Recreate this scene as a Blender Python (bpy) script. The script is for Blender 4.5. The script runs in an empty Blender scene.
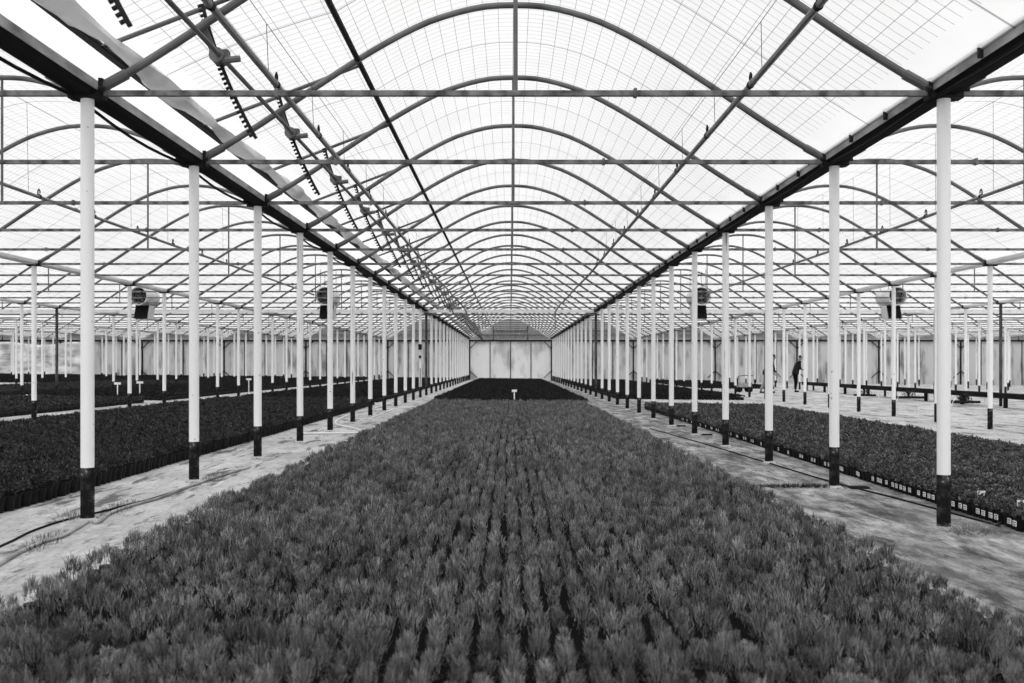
import bpy, bmesh, math, random
import numpy as np
from mathutils import Vector

random.seed(7)
RNG = np.random.default_rng(11)
PI = math.pi
scene = bpy.context.scene
C = scene.collection

# ------------------------------------------------------------------ layout
XC, W, HW = 0.042, 6.45, 3.225          # centre of the middle bay, bay width, half width
S, Y0 = 2.53, 7.5                    # frame spacing and first visible frame
WALL_Y = 78.5
ZP = 3.24                            # top of the posts
NB = 6                               # bays on either side
def yn(n): return Y0 + S * n
def gz(x): return -0.0095 * x        # the ground falls gently to the right
def bayx(k): return XC + W * k

# ------------------------------------------------------------------ materials
def mat(name, base=0.5, rough=0.7, metal=0.0, nscale=None, namp=0.0, detail=4.0, stretch=(1, 1, 1), spec=0.3, lo=None, ramp=None):
    m = bpy.data.materials.new(name); m.use_nodes = True
    nt = m.node_tree; b = nt.nodes['Principled BSDF']
    b.inputs['Roughness'].default_value = rough
    b.inputs['Metallic'].default_value = metal
    b.inputs['Specular IOR Level'].default_value = spec
    b.inputs['Base Color'].default_value = (base, base, base, 1)
    if nscale:
        tc = nt.nodes.new('ShaderNodeTexCoord'); mp = nt.nodes.new('ShaderNodeMapping')
        mp.inputs['Scale'].default_value = stretch
        nz = nt.nodes.new('ShaderNodeTexNoise'); nz.inputs['Scale'].default_value = nscale; nz.inputs['Detail'].default_value = detail
        rp = nt.nodes.new('ShaderNodeValToRGB')
        nt.links.new(tc.outputs['Object'], mp.inputs['Vector']); nt.links.new(mp.outputs[0], nz.inputs['Vector'])
        nt.links.new(nz.outputs['Fac'], rp.inputs[0]); nt.links.new(rp.outputs[0], b.inputs['Base Color'])
        st = ramp or [(0.3, max(0.0, base - namp)), (0.7, base + namp)]
        els = rp.color_ramp.elements
        while len(els) < len(st): els.new(0.5)
        for e, (p, v) in zip(els, st): e.position = p; e.color = (v, v, v, 1)
    return m

def math_node(nt, op, a, b=None, c=None):
    n = nt.nodes.new('ShaderNodeMath'); n.operation = op
    for i, v in enumerate((a, b, c)):
        if v is None: continue
        if isinstance(v, (int, float)): n.inputs[i].default_value = v
        else: nt.links.new(v, n.inputs[i])
    return n.outputs[0]

def film_mat(name='greenhouse_film', tau=0.5, tr=0.9, refl=0.4, line=0.45):
    m = bpy.data.materials.new(name); m.use_nodes = True
    nt = m.node_tree; nt.nodes.clear()
    out = nt.nodes.new('ShaderNodeOutputMaterial')
    uv = nt.nodes.new('ShaderNodeUVMap'); sp = nt.nodes.new('ShaderNodeSeparateXYZ')
    nt.links.new(uv.outputs[0], sp.inputs[0])
    def lines(sock, pitch, w):
        f = math_node(nt, 'FRACT', math_node(nt, 'DIVIDE', sock, pitch))
        return math_node(nt, 'LESS_THAN', f, w / pitch)
    gu = lines(sp.outputs['X'], 0.157, 0.0052); gv = lines(sp.outputs['Y'], 0.1265, 0.0062)
    # a wider lacing band halfway between hoops
    fb = math_node(nt, 'FRACT', math_node(nt, 'DIVIDE', math_node(nt, 'ADD', sp.outputs['Y'], 50 * S - Y0 - S * 0.5 + 0.012), S))
    band = math_node(nt, 'LESS_THAN', fb, 0.024 / S)
    # no mesh in the plain strip along the eaves (u counts from the ridge)
    inner = math_node(nt, 'LESS_THAN', math_node(nt, 'ABSOLUTE', sp.outputs['X']), 3.28)
    g = math_node(nt, 'MULTIPLY', math_node(nt, 'MAXIMUM', gu, gv), inner)
    g = math_node(nt, 'MAXIMUM', g, math_node(nt, 'MULTIPLY', band, 0.8))
    nz = nt.nodes.new('ShaderNodeTexNoise'); nz.inputs['Scale'].default_value = 1.3; nz.inputs['Detail'].default_value = 5
    nt.links.new(uv.outputs[0], nz.inputs['Vector'])
    dirt = math_node(nt, 'MULTIPLY_ADD', nz.outputs['Fac'], -0.16, 1.06)
    k = math_node(nt, 'MULTIPLY', dirt, math_node(nt, 'SUBTRACT', 1.0, math_node(nt, 'MULTIPLY', g, 1 - line)))
    def col(f):
        c = nt.nodes.new('ShaderNodeCombineColor'); v = math_node(nt, 'MULTIPLY', k, f)
        for i in range(3): nt.links.new(v, c.inputs[i])
        return c.outputs[0]
    tp = nt.nodes.new('ShaderNodeBsdfTransparent'); nt.links.new(col(0.97), tp.inputs[0])
    tl = nt.nodes.new('ShaderNodeBsdfTranslucent'); nt.links.new(col(tr), tl.inputs[0])
    df = nt.nodes.new('ShaderNodeBsdfDiffuse'); nt.links.new(col(refl), df.inputs[0])
    ad = nt.nodes.new('ShaderNodeAddShader'); nt.links.new(tl.outputs[0], ad.inputs[0]); nt.links.new(df.outputs[0], ad.inputs[1])
    mx = nt.nodes.new('ShaderNodeMixShader'); mx.inputs[0].default_value = tau
    nt.links.new(ad.outputs[0], mx.inputs[1]); nt.links.new(tp.outputs[0], mx.inputs[2])
    nt.links.new(mx.outputs[0], out.inputs['Surface'])
    return m

def plant_mat(name, lo, hi, vary=0.0, vs=7.0):
    m = bpy.data.materials.new(name); m.use_nodes = True
    nt = m.node_tree; b = nt.nodes['Principled BSDF']
    b.inputs['Roughness'].default_value = 0.7; b.inputs['Specular IOR Level'].default_value = 0.08
    g = nt.nodes.new('ShaderNodeNewGeometry')
    v = math_node(nt, 'MULTIPLY_ADD', g.outputs['Random Per Island'], hi - lo, lo)
    if vary:                                  # plants differ in colour from one to the next
        nz = nt.nodes.new('ShaderNodeTexNoise'); nz.inputs['Scale'].default_value = vs; nz.inputs['Detail'].default_value = 3
        mp = nt.nodes.new('ShaderNodeMapping'); mp.inputs['Scale'].default_value = (1, 0.8, 0.3)
        nt.links.new(g.outputs['Position'], mp.inputs[0]); nt.links.new(mp.outputs[0], nz.inputs['Vector'])
        r = nt.nodes.new('ShaderNodeMapRange'); r.inputs[1].default_value = 0.36; r.inputs[2].default_value = 0.66
        r.inputs[3].default_value = 1 - vary; r.inputs[4].default_value = 1 + vary; nt.links.new(nz.outputs['Fac'], r.inputs[0])
        v = math_node(nt, 'MULTIPLY', v, r.outputs[0])
    c = nt.nodes.new('ShaderNodeCombineColor')
    for i in range(3): nt.links.new(v, c.inputs[i])
    nt.links.new(c.outputs[0], b.inputs['Base Color'])
    return m

def post_mat():
    m = bpy.data.materials.new('white_post_paint'); m.use_nodes = True
    nt = m.node_tree; b = nt.nodes['Principled BSDF']; b.inputs['Roughness'].default_value = 0.45
    tc = nt.nodes.new('ShaderNodeTexCoord'); oi = nt.nodes.new('ShaderNodeObjectInfo')
    ad = nt.nodes.new('ShaderNodeVectorMath'); ad.operation = 'MULTIPLY_ADD'
    nt.links.new(oi.outputs['Random'], ad.inputs[0]); ad.inputs[1].default_value = (37, 53, 71)
    nt.links.new(tc.outputs['Object'], ad.inputs[2])
    n1 = nt.nodes.new('ShaderNodeTexNoise'); n1.inputs['Scale'].default_value = 17; n1.inputs['Detail'].default_value = 2
    nt.links.new(ad.outputs[0], n1.inputs['Vector'])
    chips = math_node(nt, 'GREATER_THAN', n1.outputs['Fac'], 0.735)
    mp = nt.nodes.new('ShaderNodeMapping'); mp.inputs['Scale'].default_value = (46, 46, 1.1)
    nt.links.new(ad.outputs[0], mp.inputs[0])
    n2 = nt.nodes.new('ShaderNodeTexNoise'); n2.inputs['Scale'].default_value = 1; n2.inputs['Detail'].default_value = 3
    nt.links.new(mp.outputs[0], n2.inputs['Vector'])
    # rust streaks on some posts only
    some = math_node(nt, 'GREATER_THAN', math_node(nt, 'FRACT', math_node(nt, 'MULTIPLY', oi.outputs['Random'], 7.31)), 0.88)
    st = math_node(nt, 'MULTIPLY', math_node(nt, 'GREATER_THAN', n2.outputs['Fac'], 0.62), some)
    f = math_node(nt, 'MAXIMUM', math_node(nt, 'MULTIPLY', chips, 0.85), math_node(nt, 'MULTIPLY', st, 0.7))
    mx = nt.nodes.new('ShaderNodeMix'); mx.data_type = 'RGBA'
    mx.inputs[6].default_value = (0.9, 0.9, 0.9, 1); mx.inputs[7].default_value = (0.06, 0.06, 0.06, 1)
    nt.links.new(f, mx.inputs[0]); nt.links.new(mx.outputs[2], b.inputs['Base Color'])
    return m

def floor_mat():
    m = bpy.data.materials.new('stained_concrete'); m.use_nodes = True
    nt = m.node_tree; b = nt.nodes['Principled BSDF']; b.inputs['Roughness'].default_value = 0.85
    tc = nt.nodes.new('ShaderNodeTexCoord')
    def noise(scale, stretch, detail=8, rough=0.6):
        mp = nt.nodes.new('ShaderNodeMapping'); mp.inputs['Scale'].default_value = stretch
        nz = nt.nodes.new('ShaderNodeTexNoise'); nz.inputs['Scale'].default_value = scale
        nz.inputs['Detail'].default_value = detail; nz.inputs['Roughness'].default_value = rough
        nt.links.new(tc.outputs['Object'], mp.inputs[0]); nt.links.new(mp.outputs[0], nz.inputs['Vector'])
        return nz.outputs['Fac']
    def ramp(s, a, b_, va=0.0, vb=1.0):
        r = nt.nodes.new('ShaderNodeMapRange'); r.inputs[1].default_value = a; r.inputs[2].default_value = b_
        r.inputs[3].default_value = va; r.inputs[4].default_value = vb; nt.links.new(s, r.inputs[0]); return r.outputs[0]
    sp = nt.nodes.new('ShaderNodeSeparateXYZ'); nt.links.new(tc.outputs['Object'], sp.inputs[0])
    # the right-hand path is dirtier; bare slab further right is clean
    dirty = math_node(nt, 'MULTIPLY', ramp(sp.outputs['X'], 1.5, 2.6), ramp(sp.outputs['X'], 3.8, 5.5, 1.0, 0.0))
    big = ramp(noise(0.9, (1, 0.7, 1)), 0.42, 0.62)
    fine = ramp(noise(15, (1.3, 0.4, 1), 9, 0.75), 0.3, 0.7)
    base = math_node(nt, 'MULTIPLY_ADD', fine, 0.34, 0.29)
    stain = ramp(noise(1.9, (2.0, 0.4, 1), 11, 0.78), 0.53, 0.58)
    stain2 = math_node(nt, 'MULTIPLY', ramp(noise(3.0, (1.2, 0.42, 1), 11, 0.8), 0.36, 0.58), dirty)
    speck = ramp(noise(34, (1, 0.35, 1), 4, 0.8), 0.56, 0.66)
    k = math_node(nt, 'SUBTRACT', 1.0, math_node(nt, 'MULTIPLY', stain, 0.78))
    k2 = math_node(nt, 'SUBTRACT', 1.0, math_node(nt, 'MULTIPLY', stain2, 0.82))
    k3 = math_node(nt, 'SUBTRACT', 1.0, math_node(nt, 'MULTIPLY', speck, 0.45))
    v = math_node(nt, 'MULTIPLY', base, math_node(nt, 'MULTIPLY', k, math_node(nt, 'MULTIPLY', k2, k3)))
    v = math_node(nt, 'MULTIPLY', v, math_node(nt, 'MULTIPLY_ADD', big, 0.35, 0.8))
    c = nt.nodes.new('ShaderNodeCombineColor')
    for i in range(3): nt.links.new(v, c.inputs[i])
    nt.links.new(c.outputs[0], b.inputs['Base Color'])
    bp = nt.nodes.new('ShaderNodeBump'); bp.inputs['Strength'].default_value = 0.5; bp.inputs['Distance'].default_value = 0.02
    nt.links.new(v, bp.inputs['Height']); nt.links.new(bp.outputs[0], b.inputs['Normal'])
    return m

M = {
    'film': film_mat(tau=0.3, tr=0.34, refl=0.42, line=0.33),
    'post': post_mat(),
    'foot': mat('black_foot_paint', 0.012, 0.8, nscale=13, ramp=[(0.0, 0.006), (0.48, 0.012), (0.63, 0.045), (0.68, 0.3)], detail=6, spec=0.06),
    'rust_post': mat('dark_post_paint', 0.06, 0.6, nscale=5, namp=0.05, stretch=(2, 2, 0.6)),
    'steel': mat('weathered_galvanised_pipe', 0.12, 0.5, nscale=3, namp=0.05, detail=6),
    'bar': mat('rusty_tie_bar', 0.12, 0.7, nscale=8, ramp=[(0.35, 0.045), (0.6, 0.2)], detail=6),
    'dark': mat('dark_steel', 0.02, 0.7, spec=0.1),
    'gutter': mat('mottled_zinc', 0.28, 0.55, nscale=9, ramp=[(0.3, 0.14), (0.7, 0.46)], detail=6, stretch=(1, 0.35, 1)),
    'pale': mat('pale_zinc', 0.7, 0.5, nscale=4, namp=0.12, detail=6, stretch=(1, 0.3, 1)),
    'pipe': mat('grey_pipe', 0.17, 0.4, nscale=2, namp=0.05),
    'wire': mat('thin_wire', 0.08, 0.6),
    'fold': mat('folded_film', 0.42, 0.5, nscale=2.2, ramp=[(0.28, 0.25), (0.6, 0.8)], detail=7, stretch=(2, 0.5, 2)),
    'pot': mat('black_plastic_pot', 0.012, 0.6, spec=0.1),
    'soil': mat('dark_soil', 0.006, 0.95, spec=0.02),
    'tag': mat('white_plastic_tag', 0.85, 0.5),
    'ink': mat('printed_ink', 0.03, 0.6),
    'tuft': plant_mat('needle_foliage', 0.015, 0.36, 0.5, 6.0),
    'leaf_l': plant_mat('dark_bushy_foliage', 0.012, 0.075, 0.4),
    'leaf_r': plant_mat('spreading_foliage', 0.025, 0.17, 0.5),
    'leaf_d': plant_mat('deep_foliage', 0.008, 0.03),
    'weed': plant_mat('weed_blades', 0.12, 0.3),
    'floor': floor_mat(),
    'fan': mat('fan_housing', 0.6, 0.5, nscale=3, namp=0.1),
    'hose': mat('pale_hose', 0.75, 0.5),
    'black': mat('black_rubber_and_shade', 0.01, 0.7, spec=0.08),
    'skin': mat('skin', 0.2, 0.6),
    'shirt_dark': mat('dark_shirt', 0.02, 0.9, spec=0.05),
    'shirt_grey': mat('grey_jacket', 0.05, 0.9, spec=0.05),
    'trouser_dark': mat('black_trousers', 0.006, 0.9, spec=0.05),
    'trouser_grey': mat('grey_trousers', 0.25, 0.9),
    'hair': mat('dark_hair', 0.02, 0.8),
    'plastic': mat('white_sheet', 0.75, 0.5, nscale=1.4, ramp=[(0.35, 0.35), (0.65, 0.85)], detail=7, stretch=(0.6, 1, 2.2)),
    'wood': mat('dark_bench_board', 0.014, 0.85, nscale=2, namp=0.006, spec=0.05),
}
def wall_mat(name, lo, hi, streak):
    m = mat(name, 0.6, 0.8, nscale=1.0, ramp=[(0.32, lo), (0.5, hi), (0.8, min(0.92, hi * 1.05))], detail=9, stretch=(streak, 1, 0.55))
    nt = m.node_tree; b = nt.nodes['Principled BSDF']; o = nt.nodes['Material Output']
    tl = nt.nodes.new('ShaderNodeBsdfTranslucent'); mx = nt.nodes.new('ShaderNodeMixShader'); mx.inputs[0].default_value = 0.3
    nt.links.new(b.inputs['Base Color'].links[0].from_socket, tl.inputs[0])
    nt.links.new(b.outputs[0], mx.inputs[1]); nt.links.new(tl.outputs[0], mx.inputs[2]); nt.links.new(mx.outputs[0], o.inputs['Surface'])
    return m
M['endwall'] = wall_mat('dirty_white_panel', 0.5, 0.88, 1.3)
M['sheet'] = wall_mat('streaked_sheet', 0.28, 0.66, 3.0)
M['gable'] = mat('ribbed_gable', 0.34, 0.6, nscale=1.0, namp=0.08, stretch=(0.4, 1, 14))

# ------------------------------------------------------------------ mesh helpers
class MB:
    def __init__(s): s.v = []; s.f = []; s.mi = []; s.uv = None
    def add(s, vs, fs, mi=0):
        o = len(s.v); s.v.extend([tuple(p) for p in vs]); s.f.extend([tuple(i + o for i in f) for f in fs]); s.mi.extend([mi] * len(fs))
        return s
    def box(s, x0, x1, y0, y1, z0, z1, mi=0):
        vs = [(x, y, z) for z in (z0, z1) for y in (y0, y1) for x in (x0, x1)]
        return s.add(vs, [(0, 2, 3, 1), (4, 5, 7, 6), (0, 1, 5, 4), (2, 6, 7, 3), (0, 4, 6, 2), (1, 3, 7, 5)], mi)
    def tube(s, pts, r, n=8, cap=True, mi=0):
        pts = [Vector(p) for p in pts]; k = len(pts); vs = []; fs = []; up = None
        for i, p in enumerate(pts):
            d = (pts[min(i + 1, k - 1)] - pts[max(i - 1, 0)]).normalized()
            if up is None:
                up = Vector((0, 0, 1)) if abs(d.z) < 0.9 else Vector((1, 0, 0))
            a = d.cross(up)
            if a.length < 1e-4: a = d.cross(Vector((0, 1, 0)))
            a.normalize(); b = a.cross(d).normalized(); up = b
            rr = r[i] if isinstance(r, (list, tuple)) else r
            for j in range(n):
                t = 2 * PI * j / n
                vs.append(p + a * (rr * math.cos(t)) + b * (rr * math.sin(t)))
        for i in range(k - 1):
            for j in range(n):
                fs.append((i * n + j, i * n + (j + 1) % n, (i + 1) * n + (j + 1) % n, (i + 1) * n + j))
        if cap:
            fs.append(tuple(range(n - 1, -1, -1))); fs.append(tuple((k - 1) * n + j for j in range(n)))
        return s.add(vs, fs, mi)
    def bar(s, a, b, w, h, mi=0):          # rectangular bar between two points
        a, b = Vector(a), Vector(b); d = (b - a).normalized()
        up = Vector((0, 0, 1)) if abs(d.z) < 0.9 else Vector((0, 1, 0))
        x = d.cross(up).normalized() * (w / 2); z = x.cross(d).normalized() * (h / 2)
        vs = [a - x - z, a + x - z, a + x + z, a - x + z, b - x - z, b + x - z, b + x + z, b - x + z]
        return s.add(vs, [(0, 1, 2, 3), (7, 6, 5, 4), (0, 4, 5, 1), (1, 5, 6, 2), (2, 6, 7, 3), (3, 7, 4, 0)], mi)
    def prism(s, prof, y0, y1, ny=1, mi=0):  # closed (x, z) profile run along y
        n = len(prof); vs = []; fs = []
        for i in range(ny + 1):
            y = y0 + (y1 - y0) * i / ny
            vs += [(x, y, z) for x, z in prof]
        for i in range(ny):
            for j in range(n):
                fs.append((i * n + j, i * n + (j + 1) % n, (i + 1) * n + (j + 1) % n, (i + 1) * n + j))
        fs.append(tuple(range(n))); fs.append(tuple(ny * n + j for j in range(n - 1, -1, -1)))
        return s.add(vs, fs, mi)
    def lathe(s, prof, n=16, c=(0, 0, 0), mi=0):   # (r, z) profile about z
        vs = []; fs = []; k = len(prof)
        for r, z in prof:
            for j in range(n):
                t = 2 * PI * j / n; vs.append((c[0] + r * math.cos(t), c[1] + r * math.sin(t), c[2] + z))
        for i in range(k - 1):
            for j in range(n):
                fs.append((i * n + j, i * n + (j + 1) % n, (i + 1) * n + (j + 1) % n, (i + 1) * n + j))
        fs.append(tuple(range(n - 1, -1, -1))); fs.append(tuple((k - 1) * n + j for j in range(n)))
        return s.add(vs, fs, mi)
    def mesh(s, name, mats, smooth=True):
        me = bpy.data.meshes.new(name); me.from_pydata(s.v, [], s.f)
        for m in (mats if isinstance(mats, (list, tuple)) else [mats]): me.materials.append(m)
        me.polygons.foreach_set('material_index', s.mi)
        if smooth:
            me.polygons.foreach_set('use_smooth', [True] * len(s.f))
            try: me.set_sharp_from_angle(angle=math.radians(35))
            except Exception: pass
        me.update(); return me

def link(name, me, parent=None, loc=(0, 0, 0)):
    o = bpy.data.objects.new(name, me); C.objects.link(o); o.location = loc
    if parent: o.parent = parent
    return o
def build(mb, name, m, parent=None, loc=(0, 0, 0), smooth=True): return link(name, mb.mesh(name, m, smooth), parent, loc)
def tag(o, label=None, cat=None, group=None, kind=None):
    if label: o['label'] = label
    if cat: o['category'] = cat
    if group: o['group'] = group
    if kind: o['kind'] = kind
    return o
def thing(name, label, cat, loc=(0, 0, 0), group=None, rz=0.0):
    o = bpy.data.objects.new(name, None); C.objects.link(o); o.location = loc; o.rotation_euler = (0, 0, rz)
    o.empty_display_size = 0.1
    return tag(o, label, cat, group)

ORD = ['first', 'second', 'third', 'fourth', 'fifth', 'sixth', 'seventh', 'eighth', 'ninth', 'tenth', 'eleventh', 'twelfth', 'thirteenth',
       'fourteenth', 'fifteenth', 'sixteenth', 'seventeenth', 'eighteenth', 'nineteenth', 'twentieth', 'twenty-first', 'twenty-second',
       'twenty-third', 'twenty-fourth', 'twenty-fifth', 'twenty-sixth', 'twenty-seventh', 'twenty-eighth', 'twenty-ninth', 'thirtieth', 'thirty-first']
def rank_word(i, total): return 'nearest' if i == 0 else ('farthest' if i == total - 1 else ORD[i])

# numpy triangle soup -> one mesh
def tri_mesh(name, V, T, mats, mi=None):
    me = bpy.data.meshes.new(name)
    V = np.ascontiguousarray(V, dtype=np.float32); T = np.ascontiguousarray(T, dtype=np.int32)
    me.vertices.add(len(V)); me.vertices.foreach_set('co', V.ravel())
    me.loops.add(T.size); me.loops.foreach_set('vertex_index', T.ravel())
    me.polygons.add(len(T))
    me.polygons.foreach_set('loop_start', np.arange(0, T.size, 3, dtype=np.int32))
    for m in mats: me.materials.append(m)
    if mi is not None: me.polygons.foreach_set('material_index', np.ascontiguousarray(mi, dtype=np.int32))
    me.update(calc_edges=True); me.validate(); return me

# ------------------------------------------------------------------ setting: floor, roof film, walls
XR = W * NB + HW + 0.6
mb = MB()
mb.add([(-XR, -6, gz(-XR)), (XR, -6, gz(XR)), (XR, 82, gz(XR)), (-XR, 82, gz(-XR))], [(0, 1, 2, 3)])
tag(build(mb, 'floor', M['floor'], smooth=False), 'pale stained concrete floor of the greenhouse', 'floor', kind='structure')

PROF = [(0, 4.835), (0.36, 4.81), (0.8, 4.69), (1.12, 4.545), (1.5, 4.33), (1.875, 4.09), (2.17, 3.895), (2.565, 3.63), (3.12, 3.285)]
def prof_z(x):
    x = abs(x)
    pts = PROF
    for i in range(len(pts) - 1):
        if x <= pts[i + 1][0] or i == len(pts) - 2:
            x0, z0 = pts[i]; x1, z1 = pts[i + 1]
            xm, zm = pts[i - 1] if i > 0 else (-pts[1][0], pts[1][1])
            xp, zp = pts[i + 2] if i + 2 < len(pts) else (2 * x1 - x0, 2 * z1 - z0)
            t = (x - x0) / (x1 - x0)
            m0 = (z1 - zm) / (x1 - xm) * (x1 - x0); m1 = (zp - z0) / (xp - x0) * (x1 - x0)
            h = t * t
            return (2 * h * t - 3 * h + 1) * z0 + (h * t - 2 * h + t) * m0 + (-2 * h * t + 3 * h) * z1 + (h * t - h) * m1
HINGE = -1.575
FE, FEZ = -3.19, 3.68                 # free edge of the open vent flap (bay coordinates)

def film_mesh(name, xs, zs, us, y0, y1, ny):
    n = len(xs); vs = []; fs = []; uvs = []
    for i in range(ny + 1):
        y = y0 + (y1 - y0) * i / ny
        for x, z, u in zip(xs, zs, us): vs.append((x, y, z)); uvs.append((u, y))
    for i in range(ny):
        for j in range(n - 1):
            fs.append((i * n + j, i * n + j + 1, (i + 1) * n + j + 1, (i + 1) * n + j))
    me = bpy.data.meshes.new(name); me.from_pydata(vs, [], fs); me.materials.append(M['film'])
    ul = me.uv_layers.new(name='UVMap')
    for l in me.loops: ul.data[l.index].uv = uvs[l.vertex_index]
    me.polygons.foreach_set('use_smooth', [True] * len(fs)); me.update(); return me
def arc(xs, zs):
    us = [0.0]
    for i in range(1, len(xs)): us.append(us[-1] + math.hypot(xs[i] - xs[i - 1], zs[i] - zs[i - 1]))
    k = min(range(len(xs)), key=lambda i: abs(xs[i])); return [u - us[k] for u in us]
xs = [HINGE + (3.12 - HINGE) * i / 24 for i in range(25)]
zs = [prof_z(x) + 0.036 for x in xs]
xs.append(3.15); zs.append(3.325)
roof_me = film_mesh('ceiling', xs, zs, arc(xs, zs), -3.0, WALL_Y, 34)
xs = [-3.15] + [-3.12 + 6.24 * i / 40 for i in range(41)] + [3.15]
zs = [3.325] + [prof_z(x) + 0.036 for x in xs[1:-1]] + [3.325]
full_me = film_mesh('ceiling', xs, zs, arc(xs, zs), -3.0, WALL_Y, 34)
fx = [HINGE + (FE - HINGE) * i / 6 for i in range(7)]
fz = [prof_z(HINGE) + 0.04 + (FEZ - prof_z(HINGE) - 0.02) * i / 6 + 0.05 * math.sin(PI * i / 6) for i in range(7)]
fu = [-(1.8 + 1.75 * i / 6) for i in range(7)]
flap_me = film_mesh('flap_film', fx, fz, fu, -3.0, WALL_Y - 0.3, 34)
BAYNAME = {}
for k in range(-NB, NB + 1):
    if k == 0: BAYNAME[k] = 'central bay'
    elif k < 0: BAYNAME[k] = ('' if k == -1 else ORD[-k - 1] + ' ') + 'bay left of the central bay' if k == -1 else ORD[-k - 1] + ' bay to the left'
    else: BAYNAME[k] = 'bay right of the central bay' if k == 1 else ORD[k - 1] + ' bay to the right'
for k in range(-NB, NB + 1):
    o = link('ceiling', roof_me if k == 0 else full_me, loc=(bayx(k), 0, 0))
    tag(o, 'white translucent mesh-reinforced film roof over the ' + BAYNAME[k], 'ceiling', kind='structure')

# end wall
def endwall():
    for k in range(-NB, NB + 1):
        c = bayx(k); mb = MB()
        npan = 4
        for i in range(npan):
            x0 = c - HW + W * i / npan + 0.012; x1 = c - HW + W * (i + 1) / npan - 0.012
            mb.box(x0, x1, WALL_Y, WALL_Y + 0.05, gz(x0) - 0.02, 3.08)
        o = build(mb, 'wall_back', M['endwall'] if k == 0 else M['sheet'], smooth=False)
        tag(o, ('dirty white panelled end wall of the ' if k == 0 else 'streaked grey end wall of the ') + BAYNAME[k], 'wall', kind='structure')
        # gable
        mb = MB(); xs = [-HW + W * i / 24 for i in range(25)]
        top = [prof_z(max(-3.12, min(3.12, x))) + 0.034 for x in xs]
        vs = [(c + x, WALL_Y, 3.1) for x in xs] + [(c + x, WALL_Y, t) for x, t in zip(xs, top)]
        vs += [(x, y + 0.04, z) for x, y, z in vs]; n = 25
        fs = [(i, i + 1, n + i + 1, n + i) for i in range(n - 1)] + [(2 * n + i + 1, 2 * n + i, 3 * n + i, 3 * n + i + 1) for i in range(n - 1)]
        mb.add(vs, fs)
        tag(build(mb, 'wall_back', M['gable'], smooth=False), 'grey ribbed gable above the end wall of the ' + BAYNAME[k], 'wall', kind='structure')
    mb = MB(); mb.box(-XR + .6, XR - .6, WALL_Y - 0.14, WALL_Y - 0.02, 3.06, 3.2)
    for k in range(-NB, NB + 1):
        for i in range(5):
            x = bayx(k) - HW + W * i / 4
            mb.box(x - 0.045, x + 0.045, WALL_Y - 0.09, WALL_Y + 0.0, gz(x), 3.08) if i in (0, 4) else mb.box(x - 0.03, x + 0.03, WALL_Y - 0.05, WALL_Y + 0.0, gz(x), 3.08)
        for sx in (-1, 1):
            x = bayx(k) + sx * HW
            mb.bar((x, WALL_Y - 0.1, 2.5), (x - sx * 0.6, WALL_Y - 0.1, 3.08), 0.05, 0.06)
            mb.bar((x, WALL_Y - 0.1, 0.75), (x - sx * 0.6, WALL_Y - 0.1, 0.2), 0.05, 0.06)
            mb.box(bayx(k) + sx * 1.35 - 0.03, bayx(k) + sx * 1.35 + 0.03, WALL_Y - 0.06, WALL_Y, 3.2, 4.3)
        mb.box(bayx(k) - 1.35, bayx(k) + 1.35, WALL_Y - 0.06, WALL_Y, 3.86, 3.92)
        mb.box(bayx(k) - 2.6, bayx(k) + 2.6, WALL_Y - 0.06, WALL_Y, 3.56, 3.6)
    tag(build(mb, 'trim_1', M['dark'], smooth=False), 'dark steel framing of the far end wall', 'trim', kind='structure')
endwall()
for sx, nm in ((-1, 'wall_left'), (1, 'wall_right')):
    x = XC + sx * (W * NB + HW + 0.05)
    mb = MB(); mb.box(x - 0.02, x + 0.02, 40, WALL_Y, gz(x), 3.24)
    tag(build(mb, nm, M['sheet'], smooth=False), 'streaked grey sheet side wall at the ' + nm.split('_')[1], 'wall', kind='structure')

# ------------------------------------------------------------------ posts
def visible(x, y, margin=1.04): return abs(x) < 0.517 * y * margin
mb = MB(); mb.lathe([(0.049, 0.40), (0.049, ZP)], 20); shaft_me = mb.mesh('shaft', M['post'])
mb = MB(); mb.lathe([(0.0505, -0.4), (0.0505, 0.405), (0.0493, 0.412)], 20); foot_me = mb.mesh('foot', M['foot'])
mb = MB(); mb.lathe([(0.049, 0.40), (0.049, ZP)], 16); dshaft_me = mb.mesh('shaft', M['rust_post'])
mb = MB(); mb.box(-0.11, 0.11, -0.07, 0.07, ZP - 0.03, ZP + 0.012); mb.box(-0.13, -0.1, -0.05, 0.05, ZP - 0.03, ZP + 0.12)
mb.box(0.1, 0.13, -0.05, 0.05, ZP - 0.03, ZP + 0.12)
for sx in (-1, 1): mb.tube([(sx * 0.12, -0.07, ZP + 0.03), (sx * 0.16, -0.075, ZP + 0.03)], 0.02, 8)
brk_me = mb.mesh('bracket', M['dark'])
mb = MB(); mb.lathe([(0.10, -0.06), (0.085, 0.012), (0.052, 0.03)], 14); clump_me = mb.mesh('footing', M['floor'])
ROWS = {}
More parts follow.
